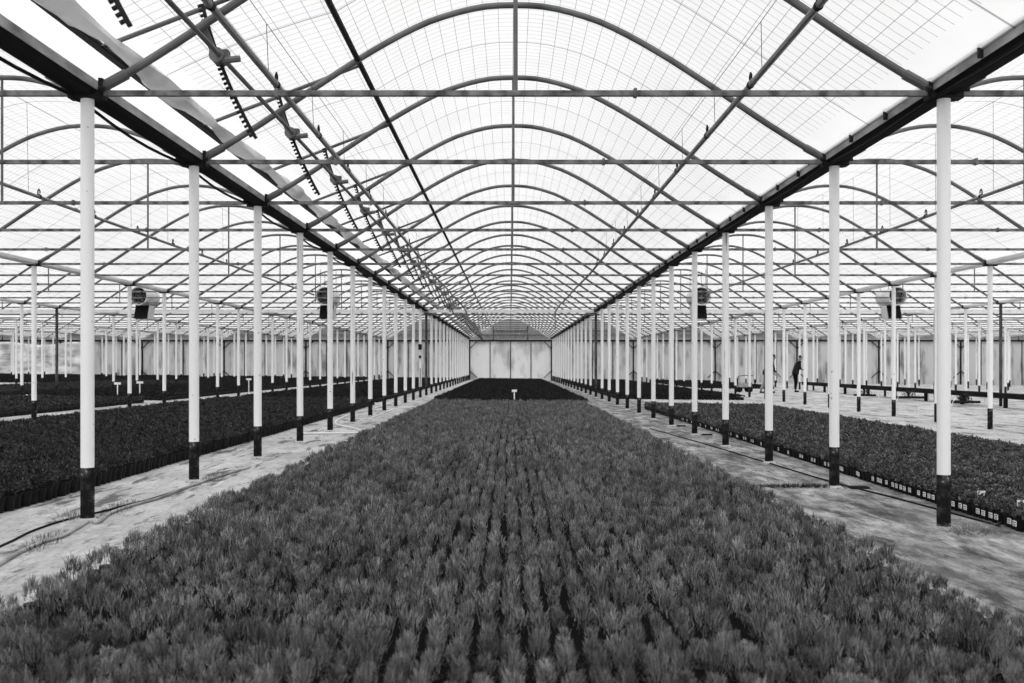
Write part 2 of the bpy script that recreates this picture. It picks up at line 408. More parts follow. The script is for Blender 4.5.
for side in (-1, 1):
    for r in range(NB):
        x = XC + side * (HW + W * r)
        ns = [n for n in range(0, 28) if visible(x, yn(n), 1.02)]
        ROWS[(side, r)] = (x, ns)
        rown = {0: '{} edge of the central bay'}.get(r, ORD[r] + ' post row {} of centre').format('left' if side < 0 else 'right')
        for i, n in enumerate(ns):
            dark = n == 12 or (side, r, n) in ((1, 2, 10), (-1, 2, 11))
            kind = 'dark stained post' if dark else 'white black-footed post'
            t = thing('greenhouse_post', f'{kind}, {rank_word(i, len(ns))} in sight, {rown}', 'post', (x, yn(n), gz(x)),
                      ('posts along the left edge of the central bay' if side < 0 else 'posts along the right edge of the central bay') if r == 0 else 'posts in the side bays')
            sc = (ZP - gz(x)) / ZP
            for me, nm in ((dshaft_me if dark else shaft_me, 'shaft'), (foot_me, 'foot')):
                o = link(nm, me, t); o.scale = (1, 1, sc)
            if r < 3: o = link('bracket', brk_me, t); o.location.z = -gz(x)
            if r == 0: link('footing', clump_me, t)

# ------------------------------------------------------------------ hoops with tie bar and hanger
mb = MB(); hx = [-3.13 + 6.26 * i / 44 for i in range(45)]
mb.tube([(x, 0, prof_z(x) if abs(x) <= 3.12 else 3.28) for x in hx], 0.031, 10); hoop_me = mb.mesh('hoop_tube', M['steel'])
mb = MB(); mb.box(-HW + 0.05, HW - 0.05, -0.02, 0.02, 3.255 - 0.02 , 3.255 + 0.02)
for q in range(7):
    x = -2.7 + q * 0.9; mb.box(x - 0.012, x + 0.012, -0.026, 0.026, 3.225, 3.29) if q in (1, 4) else None
tie_me = mb.mesh('tie_bar', M['bar'], smooth=False)
mb = MB(); mb.tube([(0, 0, 3.26), (0, 0, 4.81)], 0.0165, 8); hang_me = mb.mesh('hanger_rod', M['steel'])
cl_me = []
for sx in (-1, 1):
    a = Vector((sx * 3.12, 0, 3.30)); b = Vector((sx * 2.93, 0, prof_z(2.93)))
    mb = MB(); mb.tube([a, b], 0.041, 10); cl_me.append(mb.mesh('end_sleeve', M['steel']))
for k in range(-NB, NB + 1):
    c = bayx(k); near = max(0.0, abs(c) - HW)
    ns = [n for n in range(0, 29) if visible(near, yn(n), 1.0)]
    for i, n in enumerate(ns):
        if n == 28: continue
        t = thing('roof_hoop', f'curved roof hoop with tie bar, {rank_word(i, len(ns) - 1)} in sight, {BAYNAME[k]}', 'roof hoop',
                  (c, yn(n), 0), 'roof hoops over the ' + BAYNAME[k])
        link('hoop_tube', hoop_me, t); link('tie_bar', tie_me, t)
        if n % 2 == 0: link('hanger_rod', hang_me, t)
        if abs(k) < 2: link('end_sleeve', cl_me[0], t); link('end_sleeve', cl_me[1], t)

# ------------------------------------------------------------------ gutters
GP = [(-.1, 3.335), (-.1, 3.265), (-.07, 3.242), (.07, 3.242), (.1, 3.265), (.1, 3.335), (.088, 3.335), (.06, 3.262), (-.06, 3.262), (-.088, 3.335)]
mb = MB(); mb.prism(GP, -3.0, WALL_Y - 0.15, 1); gut_me = mb.mesh('channel', M['gutter'], smooth=False); pgut_me = mb.mesh('channel', M['pale'], smooth=False)
mb = MB(); mb.tube([(-.105, -3, 3.345), (-.105, WALL_Y - .2, 3.345)], 0.014, 6)
y = -2.6
while y < WALL_Y - 1:
    mb.box(-.13, -.1, y - .014, y + .014, 3.27, 3.362); y += 0.843
rail_me = mb.mesh('clamp_rail', M['dark'])
mb = MB(); mb.prism([(-.098, 3.262), (-.072, 3.238), (.072, 3.238), (.098, 3.262), (.1, 3.262), (.073, 3.234), (-.073, 3.234), (-.1, 3.262)], -3, WALL_Y - .2); shade_me = mb.mesh('under_shade', M['black'], smooth=False)  # added black strip: shade beneath the gutter put into its colour
mb = MB()
pts = []
for i in range(200):
    y = -3 + i * 0.4; ph = (y - Y0) / S; sag = 0.045 * abs(math.sin(PI * ph))
    pts.append((-0.075 - 0.5 * sag, y, 3.225 - sag))
mb.tube([p for p in pts if p[1] < WALL_Y - .3], 0.013, 6)
cable_me = mb.mesh('slack_cable', M['black'])
for side in (-1, 1):
    for r in range(NB):
        x = XC + side * (HW + W * r)
        lr = 'left' if side < 0 else 'right'
        lab = f'long grey steel gutter along the {lr} side of the central bay' if r == 0 else f'steel gutter on the {ORD[r]} post row to the {lr} of the centre'
        t = thing('roof_gutter', lab, 'gutter', (x, 0, 0), 'roof gutters')
        link('channel', gut_me if r == 0 else pgut_me, t)
        if r == 0: link('under_shade', shade_me, t); link('clamp_rail', rail_me, t)
        if r == 0: link('slack_cable', cable_me, t)

# ------------------------------------------------------------------ roof vents: hinged flap, rafters, edge bar, racks
mb = MB(); mb.tube([(HINGE, -3, prof_z(HINGE) + .0), (HINGE, WALL_Y - .4, prof_z(HINGE) + .0)], 0.03, 8); hinge_me = mb.mesh('hinge_pipe', M['dark'])
mb = MB(); mb.prism([(FE - .035, FEZ - .05), (FE + .03, FEZ - .05), (FE + .03, FEZ - .03), (FE - .015, FEZ - .03), (FE - .015, FEZ + .03), (FE - .035, FEZ + .03)], -3, WALL_Y - .4)
edge_me = mb.mesh('edge_bar', M['dark'], smooth=False)
# loose film bunched along the free edge, sagging between rafters
mb = MB(); vs = []; fs = []; NYF = 330; NC = 10
for i in range(NYF):
    y = -3 + (WALL_Y - 0.5 + 3) * i / (NYF - 1); ph = ((y - Y0 - 0.2) / S) % 1.0
    bulge = 0.05 + 0.06 * math.sin(PI * ph) ** 0.8 + 0.008 * math.sin(y * 9.0) + 0.006 * math.sin(y * 23.0)
    for j in range(NC):
        t = 2 * PI * j / NC
        rr = bulge * (1 + 0.18 * math.sin(3 * t + y * 3.1))
        vs.append((FE + 0.09 + rr * 1.0 * math.cos(t), y, FEZ + 0.01 + 0.4 * bulge * 0 + rr * 0.62 * math.sin(t) - 0.25 * (bulge - 0.035)))
for i in range(NYF - 1):
    for j in range(NC): fs.append((i * NC + j, i * NC + (j + 1) % NC, (i + 1) * NC + (j + 1) % NC, (i + 1) * NC + j))
mb.add(vs, fs); M['fold'] = wall_mat('bunched_film', 0.5, 0.9, 2.2); fold_me = mb.mesh('film_fold', M['fold'])
def flap_pt(x):
    t = (x - HINGE) / (FE - HINGE); return prof_z(HINGE) + 0.01 + (FEZ - prof_z(HINGE) - 0.02) * t
mb = MB(); mb.tube([(x, 0, flap_pt(x)) for x in (HINGE, -2.1, -2.6, FE)], 0.0195, 8); raft_me = mb.mesh('rafter', M['steel'])
def rack_pts():
    P0, P1, P2 = Vector((-2.40, 0, flap_pt(-2.40))), Vector((-2.27, 0, 3.45)), Vector((-1.99, 0, 2.95))
    return [P0 * (1 - t) ** 2 + P1 * 2 * t * (1 - t) + P2 * t * t for t in [i / 14 for i in range(15)]]
rp = rack_pts(); mb = MB()
for a, b in zip(rp[:-1], rp[1:]): mb.bar(a, b + (b - a) * 0.05, 0.024, 0.024)
L = 0.0
for i in range(14):
    for s in range(2):
        p = rp[i].lerp(rp[i + 1], s / 2 + 0.1); d = (rp[i + 1] - rp[i]).normalized(); nrm = Vector((-d.z, 0, d.x))
        if nrm.x > 0: nrm = -nrm
        mb.bar(p + nrm * 0.008, p + nrm * 0.038, 0.022, 0.016)
rack_me = mb.mesh('toothed_rack', M['dark'], smooth=False)
# gearbox, at the shaft
SX, SZ = -2.245, 3.56
mb = MB(); mb.box(SX - .05, SX + .06, -.035, .035, SZ - .05, SZ + .05)
mb.tube([(SX - .02, -.07, SZ), (SX - .02, .07, SZ)], 0.058, 12)
mb.tube([(SX + .02, -.03, SZ - .035), (SX + .15, -.03, SZ - .02)], 0.026, 8)
mb.bar((SX - .05, 0, SZ + .02), (SX - .12, -.05, prof_z(SX - .12)), 0.05, 0.014)
gear_me = mb.mesh('gearbox', M['steel'])
mb = MB(); mb.tube([(SX, -3, SZ), (SX, WALL_Y - .6, SZ)], 0.019, 8); shaft2_me = mb.mesh('drive_rod', M['steel'])
mb = MB(); mb.box(SX - .1, SX + .1, -.12, .12, SZ - .24, SZ - .04); mb.tube([(SX + .2, 0, SZ - .15), (SX - .2, 0, SZ - .15)], 0.065, 12)
motor_me = mb.mesh('motor', M['steel'])
for k in (0,):
    c = bayx(k); near = max(0.0, abs(c) - HW)
    t = thing('roof_vent', 'long film roof flap propped open along the left slope of the ' + BAYNAME[k], 'roof vent', (c, 0, 0))
    link('flap_film', flap_me, t); link('hinge_pipe', hinge_me, t); link('edge_bar', edge_me, t)
    if abs(k) < 2: link('film_fold', fold_me, t)
    t2 = thing('vent_drive', 'steel vent drive rod with gearboxes under the left slope of the ' + BAYNAME[k], 'vent drive', (c, 0, 0))
    link('drive_rod', shaft2_me, t2)
    if k == 0: link('motor', motor_me, t2, (0, yn(12) - 0.1, 0))
    for n in range(-1, 28):
        if n >= 0 and not visible(near, yn(n), 1.0): continue
        if abs(k) > 2 or (n == -1 and k != 0): continue
        link('rafter', raft_me, t, (0, yn(n) + 0.2, 0))
        if k == 0 or (abs(k) == 1 and n < 14):
            link('toothed_rack', rack_me, t, (0, yn(n) + 0.13, 0)); link('gearbox', gear_me, t2, (0, yn(n) + 0.1, 0))

# ------------------------------------------------------------------ hanging water pipes, wires, cords
def water_pipe(x, side, label, end_bend=True, y0=-2.0):
    t = thing('water_pipe', label, 'pipe', (x, 0, 0), 'suspended water pipes')
    Z = 3.575; s = 1 if x > 0 else -1
    pts = [(0, y0, Z), (0, 6, Z), (0, 14, Z - .01), (0, 20, Z - .02), (-.01 * s, 25.6, Z - .06 if end_bend else Z)]
    if end_bend: pts += [(-.12 * s, 29, 3.45), (-.15 * s, 31.5, 3.42), (-.28 * s, 35, 3.32), (-.32 * s, 37.7, 3.22), (-.32 * s, 37.7, 2.6)]
    else: pts += [(0, 33.5, Z)]
    mb = MB(); mb.tube(pts, 0.026, 8); build(mb, 'pipe', M['pipe'], t)
    mb = MB(); wx = 0.0; zr = prof_z(((x - XC + HW) % W) - HW) - 0.0
    mb.tube([(wx, y0, zr - .02)] + [(wx, 3.7 + i * S, zr - (.02 if i % 2 else .03)) for i in range(10)], 0.0035, 4)
    build(mb, 'support_wire', M['wire'], t)
    for i in range(10):
        y = 6.2 + i * 1.85
        mb = MB(); mb.tube([(wx, y, zr - .03), (0.012, y + 0.02, Z + .02)], 0.003, 4); build(mb, 'cord', M['wire'], t)
        mb = MB(); yy = y + 0.35
        mb.tube([(0, yy - .03, Z + .02), (0, yy - .03, Z + .075), (0, yy, Z + .1), (0, yy + .03, Z + .075), (0, yy + .03, Z + .045)], 0.009, 6)
        mb.tube([(0, yy - .02, Z), (0, yy + .02, Z)], 0.033, 8); build(mb, 'hook', M['dark'], t)
    for i in range(4):
        mb = MB(); y = 8.3 + i * 3.4; mb.tube([(0, y, Z - .003 * i), (0, y + .05, Z - .003 * i)], 0.031, 10); build(mb, 'pipe_joint', M['pipe'], t)
water_pipe(-1.97, -1, 'suspended grey water pipe under the left slope of the central bay')
water_pipe(2.03, 1, 'suspended grey water pipe under the right slope of the central bay')
water_pipe(-6.6, -1, 'suspended grey water pipe in the bay left of the central bay', False)
water_pipe(6.6, 1, 'suspended grey water pipe in the bay right of the central bay', False)

# transverse girder at the twelfth frame
t = thing('cross_girder', 'pale twin-pipe cross girder spanning all bays halfway down the greenhouse', 'girder', (0, yn(12) - 0.12, 0))
mb = MB(); mb.box(-XR + .7, XR - .7, -.05, .05, 3.19, 3.31); build(mb, 'beam', M['pale'], t, smooth=False)
mb = MB(); mb.tube([(-XR + .7, -.02, 3.13), (XR - .7, -.02, 3.13)], 0.03, 8); build(mb, 'lower_pipe', M['steel'], t)
t.location.y = yn(12) - 0.14

# electric boxes on the twelfth left post
mb = MB(); mb.box(-.06, .06, -.15, -.06, 1.75, 1.95); mb.box(-.04, .04, -.13, -.06, 1.45, 1.55); mb.tube([(0, -.08, 0.1), (0, -.08, 1.1)], 0.015, 6)
o = build(mb, 'switch_box', M['dark'], loc=(XC - HW, yn(11), 0)); tag(o, 'small dark switch box on a post near the cross girder, left of centre', 'switch box')

# ------------------------------------------------------------------ fan heaters
def make_fan():
    t = thing('fan_heater', '', 'fan heater')
    R, Lf = 0.32, 1.5
    mb = MB()
    prof = [(R, 0), (R + .015, 0.02), (R + .015, .06), (R, .08), (R, Lf * .5), (R + .01, Lf * .5 + .03), (R, Lf * .5 + .06), (R, Lf - .25), (R * .72, Lf)]
    n = 24; vs = []; fs = []
    full = prof + [(R - .03, Lf - .3), (R - .03, 0)]
    for r, y in full:
        for j in range(n): a = 2 * PI * j / n; vs.append((r * math.cos(a), y, r * math.sin(a)))
    m_ = len(full)
    for i in range(m_):
        i2 = (i + 1) % m_
        if i == len(prof) - 1: continue
        for j in range(n): fs.append((i * n + j, i * n + (j + 1) % n, i2 * n + (j + 1) % n, i2 * n + j))
    fs.append(tuple((len(prof) - 1) * n + j for j in range(n)))
    mb.add(vs, fs); build(mb, 'housing', M['fan'], t)
    mb = MB(); mb.tube([(0, .3, 0), (0, Lf - .35, 0)], R - .035, 20); build(mb, 'inner_drum', M['black'], t)
    mb = MB()
    for q in range(4):
        a = q * PI / 2 + .4; d = Vector((math.cos(a), 0, math.sin(a))); e = Vector((-math.sin(a), 0, math.cos(a)))
        p0 = d * .05; p1 = d * (R - .06); w = e * .075
        mb.add([p0 + Vector((0, .14, 0)) - w * .5, p0 + Vector((0, .2, 0)) + w * .5, p1 + Vector((0, .22, 0)) + w, p1 + Vector((0, .12, 0)) - w,
                p0 + Vector((0, .15, 0)) - w * .5, p0 + Vector((0, .21, 0)) + w * .5, p1 + Vector((0, .23, 0)) + w, p1 + Vector((0, .13, 0)) - w],
               [(0, 1, 2, 3), (7, 6, 5, 4), (0, 4, 5, 1), (1, 5, 6, 2), (2, 6, 7, 3), (3, 7, 4, 0)])
    mb.tube([(0, .1, 0), (0, .3, 0)], .06, 12); build(mb, 'fan_blades', M['dark'], t)
    mb = MB()
    for r in (.11, .2, .29): mb.tube([(r * math.cos(2 * PI * j / 24), .01, r * math.sin(2 * PI * j / 24)) for j in range(25)], .006, 4, cap=False)
    for q in range(4):
        a = q * PI / 4; mb.tube([(-R * math.cos(a), .01, -R * math.sin(a)), (R * math.cos(a), .01, R * math.sin(a))], .006, 4)
    build(mb, 'guard', M['steel'], t)
    mb = MB()
    vs = [(-.24, .42, -.3), (.24, .42, -.3), (.24, 1.0, -.3), (-.24, 1.0, -.3), (-.24, .22, -.78), (.24, .22, -.78), (.24, .8, -.78), (-.24, .8, -.78)]
    mb.add(vs, [(0, 1, 2, 3), (7, 6, 5, 4), (1, 5, 6, 2), (2, 6, 7, 3), (3, 7, 4, 0)]); build(mb, 'duct', M['fan'], t, smooth=False)
    mb = MB(); mb.add([(-.22, .40, -.32), (.22, .40, -.32), (.22, .205, -.76), (-.22, .205, -.76), (-.22, .415, -.32), (.22, .415, -.32), (.22, .22, -.76), (-.22, .22, -.76)],
                      [(0, 3, 2, 1), (4, 5, 6, 7), (0, 1, 5, 4), (2, 3, 7, 6), (0, 4, 7, 3), (1, 2, 6, 5)]); build(mb, 'duct_mouth', M['black'], t, smooth=False)
    mb = MB()
    for y in (.3, 1.1): mb.tube([(-.2, y, .24), (-.2, y, .95)], .01, 6); mb.tube([(.2, y, .24), (.2, y, .95)], .01, 6)
    build(mb, 'hanger', M['steel'], t)
    return t
def copy_tree(o, parent=None):
    c = o.copy(); C.objects.link(c)
    if parent: c.parent = parent
    for ch in list(o.children): copy_tree(ch, c)
    return c
fan0 = make_fan()
for i, (x, lab) in enumerate(((-12.85, 'round fan heater with dark mouth hanging in the second bay to the left'),
                              (-6.4, 'round fan heater hanging in the bay left of the central bay'),
                              (6.62, 'round fan heater hanging in the bay right of the central bay'),
                              (13.4, 'round fan heater with slanted duct hanging in the second bay to the right'))):
    f = fan0 if i == 0 else copy_tree(fan0)
    f.location = (x, 34.4, 3.6); tag(f, lab, 'fan heater', 'hanging fan heaters')

# ------------------------------------------------------------------ plants
def tuft(n, r, h, w, ln, seed):
    """a mound of fine needles standing out and up from an upright dome"""
    g = np.random.default_rng(seed)
    a = g.uniform(0, 2 * PI, n); q = np.sqrt(g.uniform(0, 1, n)); zz = np.where(g.uniform(0, 1, n) < .85, 1 - g.uniform(0, 1, n) ** 1.5 * .34, g.uniform(.1, .8, n))
    lump = 1 + .45 * np.sin(a * 2 + seed) + .4 * np.sin(a * 3 + 2.1 * seed)
    rad = r * q
    b = np.stack([rad * np.cos(a) * 1.05, rad * np.sin(a) * 1.0, zz * h * (1 - .34 * q ** 1.7 * lump) - ln * .5], 1)
    d = np.stack([np.cos(a) * .26 * q, np.sin(a) * .26 * q, np.full(n, .95)], 1) + g.normal(0, .2, (n, 3))
    d /= np.linalg.norm(d, axis=1)[:, None]
    tip = b + d * (ln * g.uniform(.6, 1.2, n))[:, None]
    s = np.cross(d, g.normal(0, 1, (n, 3))); s /= np.linalg.norm(s, axis=1)[:, None]; s *= w / 2
    V = np.stack([b - s, b + s, tip + s * .35, tip - s * .35], 1).reshape(-1, 3); o = (np.arange(n) * 4)[:, None]
    return V, np.concatenate([o + np.array([[0, 1, 2]]), o + np.array([[0, 2, 3]])], 0)
def blades(n, r0, r1, h, w, seed, seg2=False, droop=0.0):
    g = np.random.default_rng(seed)
    a = g.uniform(0, 2 * PI, n); rr = r0 * np.sqrt(g.uniform(0, 1, n))
    b = np.stack([rr * np.cos(a), rr * np.sin(a), g.uniform(0.0, 0.35, n) * h], 1)
    sp = (rr / max(r0, 1e-6)) * 0.75 + g.uniform(0, 0.35, n)
    ta = a + g.normal(0, 0.5, n)
    hh = h * (1.0 - 0.38 * (rr / r0) ** 2) * g.uniform(0.75, 1.08, n)
    tip = np.stack([b[:, 0] + np.cos(ta) * sp * r1, b[:, 1] + np.sin(ta) * sp * r1, hh], 1)
    pa = g.uniform(0, PI, n); wv = np.stack([np.cos(pa), np.sin(pa), 0 * pa], 1) * (w / 2)
    if not seg2:
        V = np.stack([b - wv, b + wv, tip], 1).reshape(-1, 3); T = np.arange(3 * n).reshape(n, 3)
        return V, T
    mid = (b + tip) / 2 + np.stack([-np.cos(ta) * 0.006, -np.sin(ta) * 0.006, np.full(n, 0.006)], 1)
    V = np.stack([b - wv * .8, b + wv * .8, mid - wv, mid + wv, tip], 1).reshape(-1, 3)
    o = (np.arange(n) * 5)[:, None]
    T = np.concatenate([o + np.array([[0, 1, 3]]), o + np.array([[0, 3, 2]]), o + np.array([[2, 3, 4]])], 0)
    return V, T
def leaves(n, r, h, z0, size, seed):
    g = np.random.default_rng(seed)
    u = g.normal(0, 1, (n, 3)); u[:, 2] = np.abs(u[:, 2]); u /= np.linalg.norm(u, axis=1)[:, None]
    k = g.uniform(0.55, 1.05, n)[:, None]
    c = u * k * np.array([[r, r, h]]) + np.array([[0, 0, z0]])
    d = u * 0.7 + g.normal(0, 0.6, (n, 3)); d[:, 2] += 0.3; d /= np.linalg.norm(d, axis=1)[:, None]
    s = np.cross(d, g.normal(0, 1, (n, 3))); s /= np.linalg.norm(s, axis=1)[:, None]
    sz = size * g.uniform(0.7, 1.25, n)[:, None]
    V = np.stack([c - d * sz, c + s * sz * .38, c + d * sz, c - s * sz * .38], 1).reshape(-1, 3)
    o = (np.arange(n) * 4)[:, None]
    T = np.concatenate([o + np.array([[0, 1, 2]]), o + np.array([[0, 2, 3]])], 0)
    return V, T
def pot_tri(r, h, n=8):
    a = np.arange(n) * 2 * PI / n
    lo = np.stack([np.cos(a) * r * .8, np.sin(a) * r * .8, 0 * a], 1); hi = np.stack([np.cos(a) * r, np.sin(a) * r, 0 * a + h], 1)
    V = np.concatenate([lo, hi, [[0, 0, h * .92]]]); T = []
    for j in range(n):
        k = (j + 1) % n; T += [(j, k, n + k), (j, n + k, n + j), (n + j, n + k, 2 * n)]
    return V, np.array(T)
def scatter(parts, variants, P, rot, sc, mi):
    """append copies of the variants at points P (N,3)"""
    if len(P) == 0: return
    pick = RNG.integers(0, len(variants), len(P))
    for vi, (V, T) in enumerate(variants):
        idx = np.where(pick == vi)[0]
        if not len(idx): continue
        ca, sa = np.cos(rot[idx]), np.sin(rot[idx])
        X = V[None, :, 0] * ca[:, None] - V[None, :, 1] * sa[:, None]; Y = V[None, :, 0] * sa[:, None] + V[None, :, 1] * ca[:, None]
        Z = np.broadcast_to(V[None, :, 2], X.shape)
        Q = np.stack([X, Y, Z], 2) * sc[idx][:, None, None] + P[idx][:, None, :]
        TT = T[None] + (np.arange(len(idx)) * len(V))[:, None, None]
        parts.append((Q.reshape(-1, 3), TT.reshape(-1, 3), mi))
def merge(parts):
    Vs, Ts, Ms = [], [], []; o = 0
    for V, T, mi in parts:
        Vs.append(V); Ts.append(T + o); Ms.append(np.full(len(T), mi)); o += len(V)
    return np.concatenate(Vs), np.concatenate(Ts), np.concatenate(Ms)
def grid_points(x0, x1, y0, y1, p, jit=0.12, py=None):
    nx = max(1, int(round((x1 - x0) / p))); ny = max(1, int(round((y1 - y0) / (py or p))))
    X, Y = np.meshgrid(x0 + (np.arange(nx) + .5) * (x1 - x0) / nx, y0 + (np.arange(ny) + .5) * (y1 - y0) / ny)
    ix, iy = np.meshgrid(np.arange(nx), np.arange(ny))
    X = X + RNG.normal(0, p * jit, X.shape); Y = Y + RNG.normal(0, p * jit, Y.shape)
    edge = (ix == 0) | (ix == nx - 1) | (iy == 0) | (iy == ny - 1)
    return X.ravel(), Y.ravel(), edge.ravel(), ix.ravel(), iy.ravel(), nx, ny
def soil(parts, x0, x1, y0, y1, z, mi):
    V = np.array([(x0, y0, gz(x0) + z), (x1, y0, gz(x1) + z), (x1, y1, gz(x1) + z), (x0, y1, gz(x0) + z)], float)
    parts.append((V, np.array([[0, 1, 2], [0, 2, 3]]), mi))

def pot_obj_mesh(r, h):
    mb = MB(); mb.lathe([(r * .78, 0), (r * .8, .004), (r * .96, h * .84), (r * 1.06, h * .85), (r * 1.06, h), (r * .95, h), (r * .9, h * .9)], 14)
    return mb.mesh('pot', M['pot'])

# --- central bed: fine needle-leaved tufts
PH = 0.085
near_var = [tuft(430, .030, .112, .0021, .032, 100 + i) for i in range(8)]
near_me = [tri_mesh('foliage', V, T, [M['tuft']]) for V, T in near_var]
mid_var = [tuft(190, .030, .112, .0032, .032, 200 + i) for i in range(8)]
far_var = [tuft(74, .031, .112, .0058, .034, 300 + i) for i in range(8)]
potc_me = pot_obj_mesh(.044, PH)
X, Y, edge, ix, iy, nx, ny = grid_points(-2.26, 2.18, 1.2, 29.5, 0.1, 0.10, 0.145)
hs = 1.0 + 0.2 * RNG.normal(0, 1, len(X)).clip(-1.8, 1.5) + 0.07 * np.sin(X * 2.1 + 1.3) * np.sin(Y * 1.7)
hs = np.where((RNG.uniform(0, 1, len(X)) < .07) & ~edge, hs * .66, hs).clip(.42, 1.45)
seen = (Y > 2.72) & (np.abs(X) < .517 * Y + .03)
order = np.argsort(np.where(seen, Y, 1e9))[:300]
ind = np.zeros(len(X), bool); ind[order] = True
for i in order:
    t = thing('needle_seedling', 'grey tufted needle-leaved seedling in the nearest rows of the central bed', 'potted plant',
              (X[i], Y[i], gz(X[i])), 'nearest seedlings of the central bed', random.choice((0, PI)) + random.uniform(-.25, .25))
    f = link('foliage', near_me[random.randrange(8)], t, (0, 0, PH - .01)); f.scale = (1, 1, hs[i])
    link('pot', potc_me, t)
parts = []
rest = ~ind; P = np.stack([X, Y, gz(X) + PH - .01], 1); rot = RNG.integers(0, 2, len(X)) * PI + RNG.uniform(-.25, .25, len(X))
m1 = rest & (Y < 11); m2 = rest & (Y >= 11)
scatter(parts, mid_var, P[m1], rot[m1], hs[m1], 0); scatter(parts, far_var, P[m2], rot[m2], hs[m2], 0)
e = rest & edge; scatter(parts, [pot_tri(.045, PH)], P[e] - [0, 0, PH - .01], rot[e], np.ones(e.sum()), 1)
soil(parts, -2.22, 2.14, 1.2, 29.5, PH * .9, 2)
o = link('seedling_bed', tri_mesh('seedling_bed', *(lambda a: (a[0], a[1]))(merge(parts)), [M['tuft'], M['pot'], M['soil']], merge(parts)[2]))
tag(o, 'broad central bed of tufted seedlings receding behind the nearest rows', 'plants', kind='stuff')

# --- side beds near: left (bushy) and right (spreading)
def side_bed(x0, x1, y0, y1, pitch, ph, pr, leafm, name, kindname, lab_edge, lab_in, lab_stuff, grp, edge_left, size, tags=False, hh=.075, seed=0):
    X, Y, edge, ix, iy, nx, ny = grid_points(x0, x1, y0, y1, pitch, 0.06)
    var = [leaves(120, pitch * .55, hh, .02, size, 400 + seed + i) for i in range(5)]
    vmid = [leaves(46, pitch * .55, hh, .02, size * 1.5, 500 + seed + i) for i in range(5)]
    mes = [tri_mesh('foliage', V, T, [leafm]) for V, T in var]
    pme = pot_obj_mesh(pr, ph)
    fe = (ix == (0 if edge_left else nx - 1))
    seen = np.abs(X) < .517 * Y + .02
    c1 = np.where(fe & seen)[0]; c1 = c1[np.argsort(Y[c1])][:140]
    c2 = np.where(~fe & seen)[0]; c2 = c2[np.argsort(Y[c2])][:160]
    ind = np.zeros(len(X), bool)
    sx = -1 if edge_left else 1
    mbt = MB(); mbt.box(-.029, .029, -.0012, .0012, -.021, .021); tag_me = mbt.mesh('label_tag', M['tag'], smooth=False)
    mbt = MB()
    for q, (a, b, c_, d) in enumerate(((-.02, -.006, .002, .014), (.002, .02, .005, .014), (-.02, .018, -.008, -.004), (-.02, .008, -.016, -.012))):
        mbt.box(a, b, -.0018, -.0010, c_, d)
    ink_me = mbt.mesh('print', M['ink'], smooth=False)
    hs = (1 + .13 * RNG.normal(0, 1, len(X))).clip(.7, 1.35)
    for cc, isedge in ((c1, True), (c2, False)):
        for i in cc:
            ind[i] = True
            tg = tags and isedge and (Y[i] < 10.4 or iy[i] % 5 < 2) and (iy[i] * 7919) % 11 not in (3, 8)
            lab = lab_edge if isedge else lab_in
            if tg: lab = lab_edge.replace('black pot', 'white-tagged black pot')
            t = thing(kindname, lab, 'potted plant', (X[i], Y[i], gz(X[i])), grp + (' along the path edge' if isedge else ' inside the bed') + (' with tags' if tg else ''))
            f = link('foliage', mes[random.randrange(5)], t, (0, 0, ph - .01)); f.rotation_euler.z = random.uniform(0, 6.28); f.scale = (1, 1, hs[i])
            link('pot', pme, t)
            if tg:
                g = link('label_tag', tag_me, t, (sx * (pr * 1.03 + .004), 0, ph * .62)); g.rotation_euler = (0, 0, sx * PI / 2 )
                g2 = link('print', ink_me, g)
    parts = []; P = np.stack([X, Y, gz(X) + ph - .01], 1); rot = RNG.uniform(0, 6.28, len(X))
    m = ~ind; m1 = m & (Y < 15); m2 = m & (Y >= 15)
    scatter(parts, var, P[m1], rot[m1], hs[m1], 0); scatter(parts, vmid, P[m2], rot[m2], hs[m2], 0)
    e = m & edge; scatter(parts, [pot_tri(pr, ph)], P[e] - [0, 0, ph - .01], rot[e], np.ones(e.sum()), 1)
    soil(parts, x0 + pr, x1 - pr, y0, y1, ph * .9, 2)
    V, T, MI = merge(parts)
    tag(link(name, tri_mesh(name, V, T, [leafm, M['pot'], M['soil']], MI)), lab_stuff, 'plants', kind='stuff')
side_bed(-8.45, -3.97, 5.0, 29.3, .128, .125, .06, M['leaf_l'], 'bushy_plant_bed', 'bushy_seedling',
         'small bushy dark plant in black pot along the path edge of the left bed', 'small bushy dark plant near the front corner of the left bed',
         'dark dense bed of bushy potted plants left of the post row', 'left bed plants', False, .017, hh=.085, seed=1)
side_bed(3.8, 7.15, 5.0, 28.2, .105, .095, .049, M['leaf_r'], 'spreading_plant_bed', 'spreading_seedling',
         'small spreading plant in black pot along the path edge of the right bed', 'small spreading plant near the front corner of the right bed',
         'dense bed of low spreading potted plants right of the post row', 'right bed plants', True, .016, tags=True, hh=.085, seed=40)

